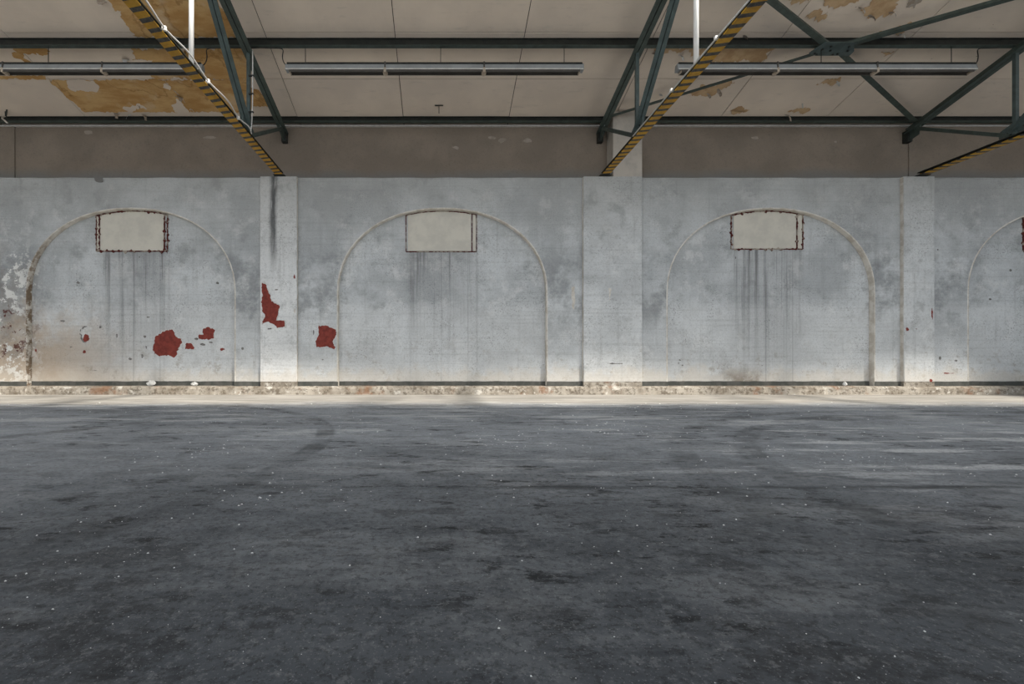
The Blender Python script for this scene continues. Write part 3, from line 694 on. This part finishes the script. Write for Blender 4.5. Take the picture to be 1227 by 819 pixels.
# trusses
def chord_z(y): return ceil_z(y) - .165 - .12
def truss(x, label, group='roof trusses'):
    t = empty('roof_truss', (x, 8.93, LEDGE), label=label, category='roof truss', group=group)
    g, bgm = M['green'], M['bluegreen']
    K = lambda o: keep(o, t)
    LC = 4.335                                    # underside of the tie beam
    # striped tie beam: origin on the truss so that the stripes run from its wall end
    secs = i_sec(.145, .07, .014)
    bm = bmesh.new(); add_prism(bm, (x, 8.96, LC), (x, YF, LC), secs[0])
    lc = from_bm('striped_flange', bm, M['hazard']); K(lc)
    bm = bmesh.new(); add_prism(bm, (x, 8.96, LC), (x, YF, LC), secs[1]); add_prism(bm, (x, 8.96, LC), (x, YF, LC), [(a*.8, b) for a, b in secs[2]])
    K(from_bm('tie_beam', bm, M['dark']))
    K(box('bearing_plate', (x-.11, 8.86, LEDGE+.004), (x+.11, 9.02, LC), M['dark']))
    for sd in (-1, 1):
        K(bar('top_chord_angle', (x, 9.2, chord_z(9.2)), (x, -.9, chord_z(-.9)), angle_l(.075, .12, .01, sd, .007), g))
    def pair(nm, p, q, mat, leg=.06, dep=.06, gap=.006):
        for sd in (-1, 1): K(bar(nm, p, q, angle_l(leg, dep, .008, sd, gap), mat))
    n0 = (x, 9.08, chord_z(9.08)-.02); n1 = (x, PY2, LC+.13); n2 = (x, 5.75, chord_z(5.75))
    pair('diagonal', n1, n2, bgm, .062, .09)
    pair('diagonal', n2, (x, 4.0, LC+.1), bgm, .05, .07); pair('diagonal', (x, 4.0, LC+.1), (x, 2.3, chord_z(2.3)), bgm, .05, .07)
    K(bar('eave_strut', (x, 9.08, chord_z(9.08)+.03), (x, PY2+.06, LC+.085), rect(.06, .06), g))
    K(bar('vertical', (x, PY2, LC+.08), (x, PY2, chord_z(PY2)+.06), rect(.055, .05), bgm, up=(0, 1, 0)))
    K(tube('white_hanger', [(x, 5.75, LC+.07), (x, 5.75, chord_z(5.75)+.05)], .031, M['white'], n=16, label='bright white vertical hanger'))
    K(bar('vertical', (x, 2.3, LC+.08), (x, 2.3, chord_z(2.3)+.05), rect(.055, .05), bgm, up=(0, 1, 0)))
    # gussets
    def gus(nm, pts, th=.012, mat=g):
        bm = bmesh.new(); A = [bm.verts.new((x-th/2, y, z)) for y, z in pts]; B = [bm.verts.new((x+th/2, y, z)) for y, z in pts]
        bm.faces.new(A); bm.faces.new(B[::-1])
        for i in range(len(A)): bm.faces.new((A[i], B[i], B[(i+1) % len(A)], A[(i+1) % len(A)]))
        return K(from_bm(nm, bm, mat))
    gus('node_plate', [(PY2+.22, LC+.1), (PY2-.20, LC+.1), (PY2-.24, LC+.26), (PY2+.0, LC+.30), (PY2+.2, LC+.22)], mat=bgm)
    gus('eave_plate', [(9.22, chord_z(9.2)-.01), (8.95, chord_z(8.95)+.0), (8.98, chord_z(9)-.16), (9.2, chord_z(9.2)-.16)], .02)
    K(box('eave_bracket', (x-.05, 9.15, chord_z(9.2)-.17), (x+.05, 9.27, chord_z(9.2)+.06), M['dark']))
    # bolts on the node
    for i, (dy, dz) in enumerate(((.1, .14), (-.12, .17), (0, .2))):
        bm = bmesh.new()
        add_tube(bm, [(x-.022, PY2+dy, LC+dz), (x+.022, PY2+dy, LC+dz)], .012, 6); K(from_bm('bolt', bm, M['dark']))
    return t
T1, T2, T3 = -3.17, 3.27, 9.55
truss(T1, 'green truss with striped tie beam and looping white cable, on the soot-streaked pilaster')
truss(T2, 'green truss whose striped tie beam rests on the widest pilaster beside the tall pillar')
truss(T3, 'green truss with striped tie beam on the narrow pilaster next to the cut-off arch')

# roof bracing
bz = lambda y: ceil_z(y) - .163 - .012
xb_ = empty('cross_brace', (6.5, PY2, bz(PY2)), label='crossed green steel bracing with bolted centre plate under the peeling ceiling', category='bracing')
ctr = (6.53, PY2)
for k, (ex, ey, lg) in enumerate(((T2+.1, 8.85, .055), (T3-.08, 9.0, .08), (T2+.1, PY3+.1, .08), (T3-.1, 6.3, .075))):
    p = Vector((ex, ey, bz(ey)-.03)); c = Vector((ctr[0], ctr[1], bz(PY2)-.02)); d = (c-p).normalized()
    keep(bar('brace_angle', p, c-d*.12, angle_l(lg, .055, .008, 1 if k in (0, 3) else -1, -.02), M['green'], up=SUP), xb_)
bm = bmesh.new(); pts = [(-.36, .06), (-.26, -.13), (.22, -.13), (.36, .02), (.36, .10), (-.22, .10)]
A = [bm.verts.new((ctr[0]+a, PY2-b, bz(PY2-b)-.030)) for a, b in [(x, -y) for x, y in pts]]; B = [bm.verts.new(v.co+Vector((0, 0, -.012))) for v in A]
bm.faces.new(A); bm.faces.new(B[::-1])
for i in range(6): bm.faces.new((A[i], A[(i+1) % 6], B[(i+1) % 6], B[i]))
gp = keep(from_bm('centre_plate', bm, M['bluegreen']), xb_)
for i, (a, b) in enumerate(((-.27, .05), (-.20, -.02), (-.22, .07), (-.05, .0), (-.1, -.07), (.12, .06), (.2, -.07), (.24, .0), (.05, .07))):
    bm = bmesh.new(); y = PY2+b; add_tube(bm, [(ctr[0]+a, y, bz(y)-.045), (ctr[0]+a, y, bz(y)-.060)], .016, 6)
    keep(from_bm('bolt', bm, M['dark']), gp)

# ================================================================== LAMPS
def strip_light(x0, x1, label, cable_end, hang):
    y = PY2; zt = 5.585
    L = empty('strip_light', ((x0+x1)/2, y, zt), label=label, category='strip lamp', group='strip lamps under the ceiling')
    K = lambda o: keep(o, L)
    n = 3; w_ = (x1-x0)/n
    body = [(-.036, -.028), (-.056, -.118), (.056, -.118), (.036, -.028)]
    tray = [(-.056, -.118), (-.052, -.160), (-.047, -.160), (-.047, -.128), (.047, -.128), (.047, -.160), (.052, -.160), (.056, -.118)]
    def loft(nm, pr, a, b, mat):
        bm = bmesh.new(); A = [bm.verts.new((a, y+p, zt+q)) for p, q in pr]; B = [bm.verts.new((b, y+p, zt+q)) for p, q in pr]; k_ = len(pr)
        for i in range(k_): bm.faces.new((A[i], A[(i+1) % k_], B[(i+1) % k_], B[i]))
        bm.faces.new(A[::-1]); bm.faces.new(B)
        return K(from_bm(nm, bm, mat))
    for k in range(n):
        a, b = x0+w_*k+.004, x0+w_*(k+1)-.004; ia, ib = a+(.05 if k == 0 else .02), b-(.05 if k == n-1 else .02)
        loft('reflector', body, a, b, M['lamp'])
        loft('spine', [(-.042, -.028), (.042, -.028), (.038, .004), (-.038, .004)], a+.01, b-.01, M['dark'])
        loft('lip', [(-.064, -.112), (-.064, -.126), (-.052, -.126), (-.052, -.112)], a, b, M['cable'])
        loft('tray', tray, ia, ib, M['lampin'])
        for e in (ia+.004, ib-.004):
            K(box('lamp_holder', (e-.010, y-.046, zt-.157), (e+.010, y+.046, zt-.128), M['beige'], bevel=.003))
    for x in (x0, x1):
        s_ = 1 if x == x0 else -1; bm = bmesh.new()
        pr = [(-.038, -.02), (-.060, -.120), (.060, -.120), (.038, -.02)]
        A = [bm.verts.new((x-s_*.010, y+p*.9, zt+q)) for p, q in pr]; B = [bm.verts.new((x+s_*.008, y+p, zt+q)) for p, q in pr]
        bm.faces.new(A); bm.faces.new(B)
        for i in range(4): bm.faces.new((A[i], A[(i+1) % 4], B[(i+1) % 4], B[i]))
        K(from_bm('end_cap', bm, M['lamp']))
    for k in (1, 2):
        x = x0+w_*k
        loft('joint_bracket', [(-.066, -.10), (-.060, -.168), (.060, -.168), (.066, -.10), (.060, -.10), (.055, -.160), (-.055, -.160), (-.060, -.10)], x-.018, x+.018, M['beige'])
        K(box('joint_cover', (x-.012, y-.052, zt-.10), (x+.012, y+.052, zt+.008), M['lampin']))
    top = ceil_z(y) - .165
    for x in hang: K(tube('hanger_rod', [(x, y, zt), (x, y, top)], .006, M['dark'], n=6))
    x = x0 if cable_end < 0 else x1; s_ = cable_end
    ex = x + s_*.42
    path = smooth_path([(x+s_*.0, y, zt-.03), (x+s_*.05, y, zt+.03), (x+s_*.07, y, zt+.12), (x+s_*.06, y, top-.06), (x+s_*.10, y, top-.025), (x+s_*.2, y, top-.02), (ex, y, top-.015)])
    K(tube('supply_cable', path, .008, M['black'], n=6))
sx = lambda u: (u-U0)/FPX*PY2
strip_light(sx(244)-4.93, sx(243), 'grey strip lamp partly out of the picture, under the orange-stained boards', 1, [sx(58), sx(222), sx(-90)])
strip_light(sx(343.5), sx(698), 'grey strip lamp centred between two trusses under clean boards', -1, [sx(366), sx(528), sx(676)])
strip_light(sx(811), sx(1167), 'grey strip lamp crossing the bracing under flaking boards', 1, [sx(833), sx(984), sx(1140)])

# cables
zc = lambda y: ceil_z(y) - .165
tube('ceiling_cable', [(sx(271), PY2, zc(PY2)-.014), (sx(291), PY2, zc(PY2)-.016), (sx(305), PY2-.0, zc(PY2)-.02), (sx(316), PY2, zc(PY2)-.014)], .007, M['black'], n=6, label='short black cable clipped under the beam between two lamps', category='cable')
wc = empty('white_cable', (T1+.085, 7.4, 4.47), label='white cable looping along the striped tie beam to the pilaster truss', category='cable')
pts = []; ys = [3.2, 3.9, 4.6, 5.05, 5.5, 6.0, 6.5, 6.9, 7.2, 7.38]
for i, y in enumerate(ys): pts.append((T1+.086 + (.0 if i % 2 else .03), y, 4.375 + (.03 if i % 2 == 0 else .01)))
pts += [(T1+.06, 7.42, 4.46), (T1+.075, 7.43, 4.7), (T1+.085, 7.43, 5.2), (T1+.085, 7.43, chord_z(7.43)+.03)]
keep(tube('sheath', smooth_path(pts, 8), .010, M['cable']), wc)
for y in (3.9, 5.05, 6.0, 6.9):
    keep(box('clip', (T1+.06, y-.015, 4.355), (T1+.105, y+.015, 4.405), M['white'], bevel=.004), wc)
for z in (4.75, 5.05, 5.35):
    keep(box('clip', (T1+.02, 7.415, z), (T1+.10, 7.445, z+.02), M['dark']), wc)
wl = empty('pale_highlight', (T2-.085, 6.0, 4.43), label='added tube for the thin pale conduit along the edge of the tie beam above the widest pilaster', category='highlight')  # tube and clips added to stand for the sunlit flange edge
keep(tube('edge_highlight', [(T2-.078, 2.0, 4.375), (T2-.078, 7.45, 4.375)], .011, M['cable']), wl)
for y in (4.5, 5.2, 6.2):
    keep(box('clip', (T2-.10, y-.018, 4.36), (T2-.06, y+.018, 4.40), M['white'], bevel=.004), wl)
# torn bracket at the far end of the eave
hp = survey(9, 141, Vector((0, 9.0, 0)), WN)
hb = empty('torn_bracket', (hp.x, 9.0, hp.z-.12), label='torn dark hanger strap dangling from the ceiling edge beside the stained boards', category='bracket')
keep(bar('strap', (hp.x-.02, 8.98, hp.z+.26), (hp.x-.02, 8.99, hp.z-.1), rect(.035, .01), M['dark'], up=(0, 1, 0)), hb)
keep(bar('strap', (hp.x+.07, 8.93, hp.z+.24), (hp.x+.02, 8.95, hp.z+.02), rect(.03, .01), M['dark'], up=(0, 1, 0)), hb)
keep(bar('strap', (hp.x-.07, 8.97, hp.z+.24), (hp.x+.07, 8.95, hp.z+.26), rect(.02, .02), M['dark']), hb)
keep(tube('torn_end', smooth_path([(hp.x-.02, 8.97, hp.z+.02), (hp.x-.06, 8.95, hp.z-.03), (hp.x-.01, 8.95, hp.z-.08), (hp.x+.04, 8.96, hp.z-.13)]), .016, M['reveal']), hb)

# ================================================================== LITTER
def chip(name, x, y, z, s_, mat, seed, **props):
    bm = bmesh.new(); bmesh.ops.create_icosphere(bm, subdivisions=2, radius=1)
    for v in bm.verts:
        q = noise.noise(v.co*1.4+Vector((seed*5, 0, 0))); v.co *= 1+.55*q
        v.co = Vector((v.co.x*s_[0], v.co.y*s_[1], v.co.z*s_[2]))
    zmin = min(v.co.z for v in bm.verts)
    for v in bm.verts: v.co.z -= zmin
    o = from_bm(name, bm, mat, **props); o.location = (x, y, z); return o
chip('plaster_lump', survey(180, 460, Vector((0, 8.95, 0)), WN).x, 8.98, KZ-.002, (.075, .03, .055), M['lime'], 1, label='larger white plaster lump on the kerb below the big red patch', category='plaster lump')
chip('plaster_lump', survey(232, 460, Vector((0, 8.95, 0)), WN).x, 8.98, KZ-.002, (.055, .03, .042), M['lime'], 2, label='smaller white plaster lump on the kerb beside the soot-streaked pilaster', category='plaster lump')
chip('plaster_lump', survey(1014, 458, Vector((0, 8.95, 0)), WN).x, 8.98, KZ-.002, (.035, .03, .045), M['lime'], 3, label='small white plaster lump on the kerb under the third arch', category='plaster lump')
bm = bmesh.new(); rr = random.Random(5)
for i in range(1250):
    if i < 1150: y = rr.uniform(.75, 7.2)
    else: y = rr.uniform(.75, 3)
    x = rr.uniform(-1.05*y-.3, 1.35*y+.3)
    if rr.random() < .3: cl = rr.choice(((-1.7, 3.3), (-.8, 2.2), (-2.1, 1.6), (.4, 3.7), (1.7, 4.3), (-1.2, 1.3), (2.7, 3.0))); x, y = rr.gauss(cl[0], .3), rr.gauss(cl[1], .25)
    s_ = rr.choice((.6, .7, .8, 1.0, 1.6)) * .00125 * (.7 + .75*y)
    a = rr.uniform(0, 6.3); k = rr.randint(4, 6)
    B = [(x+s_*math.cos(a+6.283*j/k)*rr.uniform(.6, 1.5), y+s_*math.sin(a+6.283*j/k)*rr.uniform(.6, 1.3)) for j in range(k)]
    lo = [bm.verts.new((p, q, 0)) for p, q in B]; hi = bm.verts.new((x, y, s_*.9))
    for j in range(k): bm.faces.new((lo[j], lo[(j+1) % k], hi))
from_bm('grit', bm, M['lime'], kind='stuff', label='small pale plaster crumbs scattered over the asphalt', category='grit')
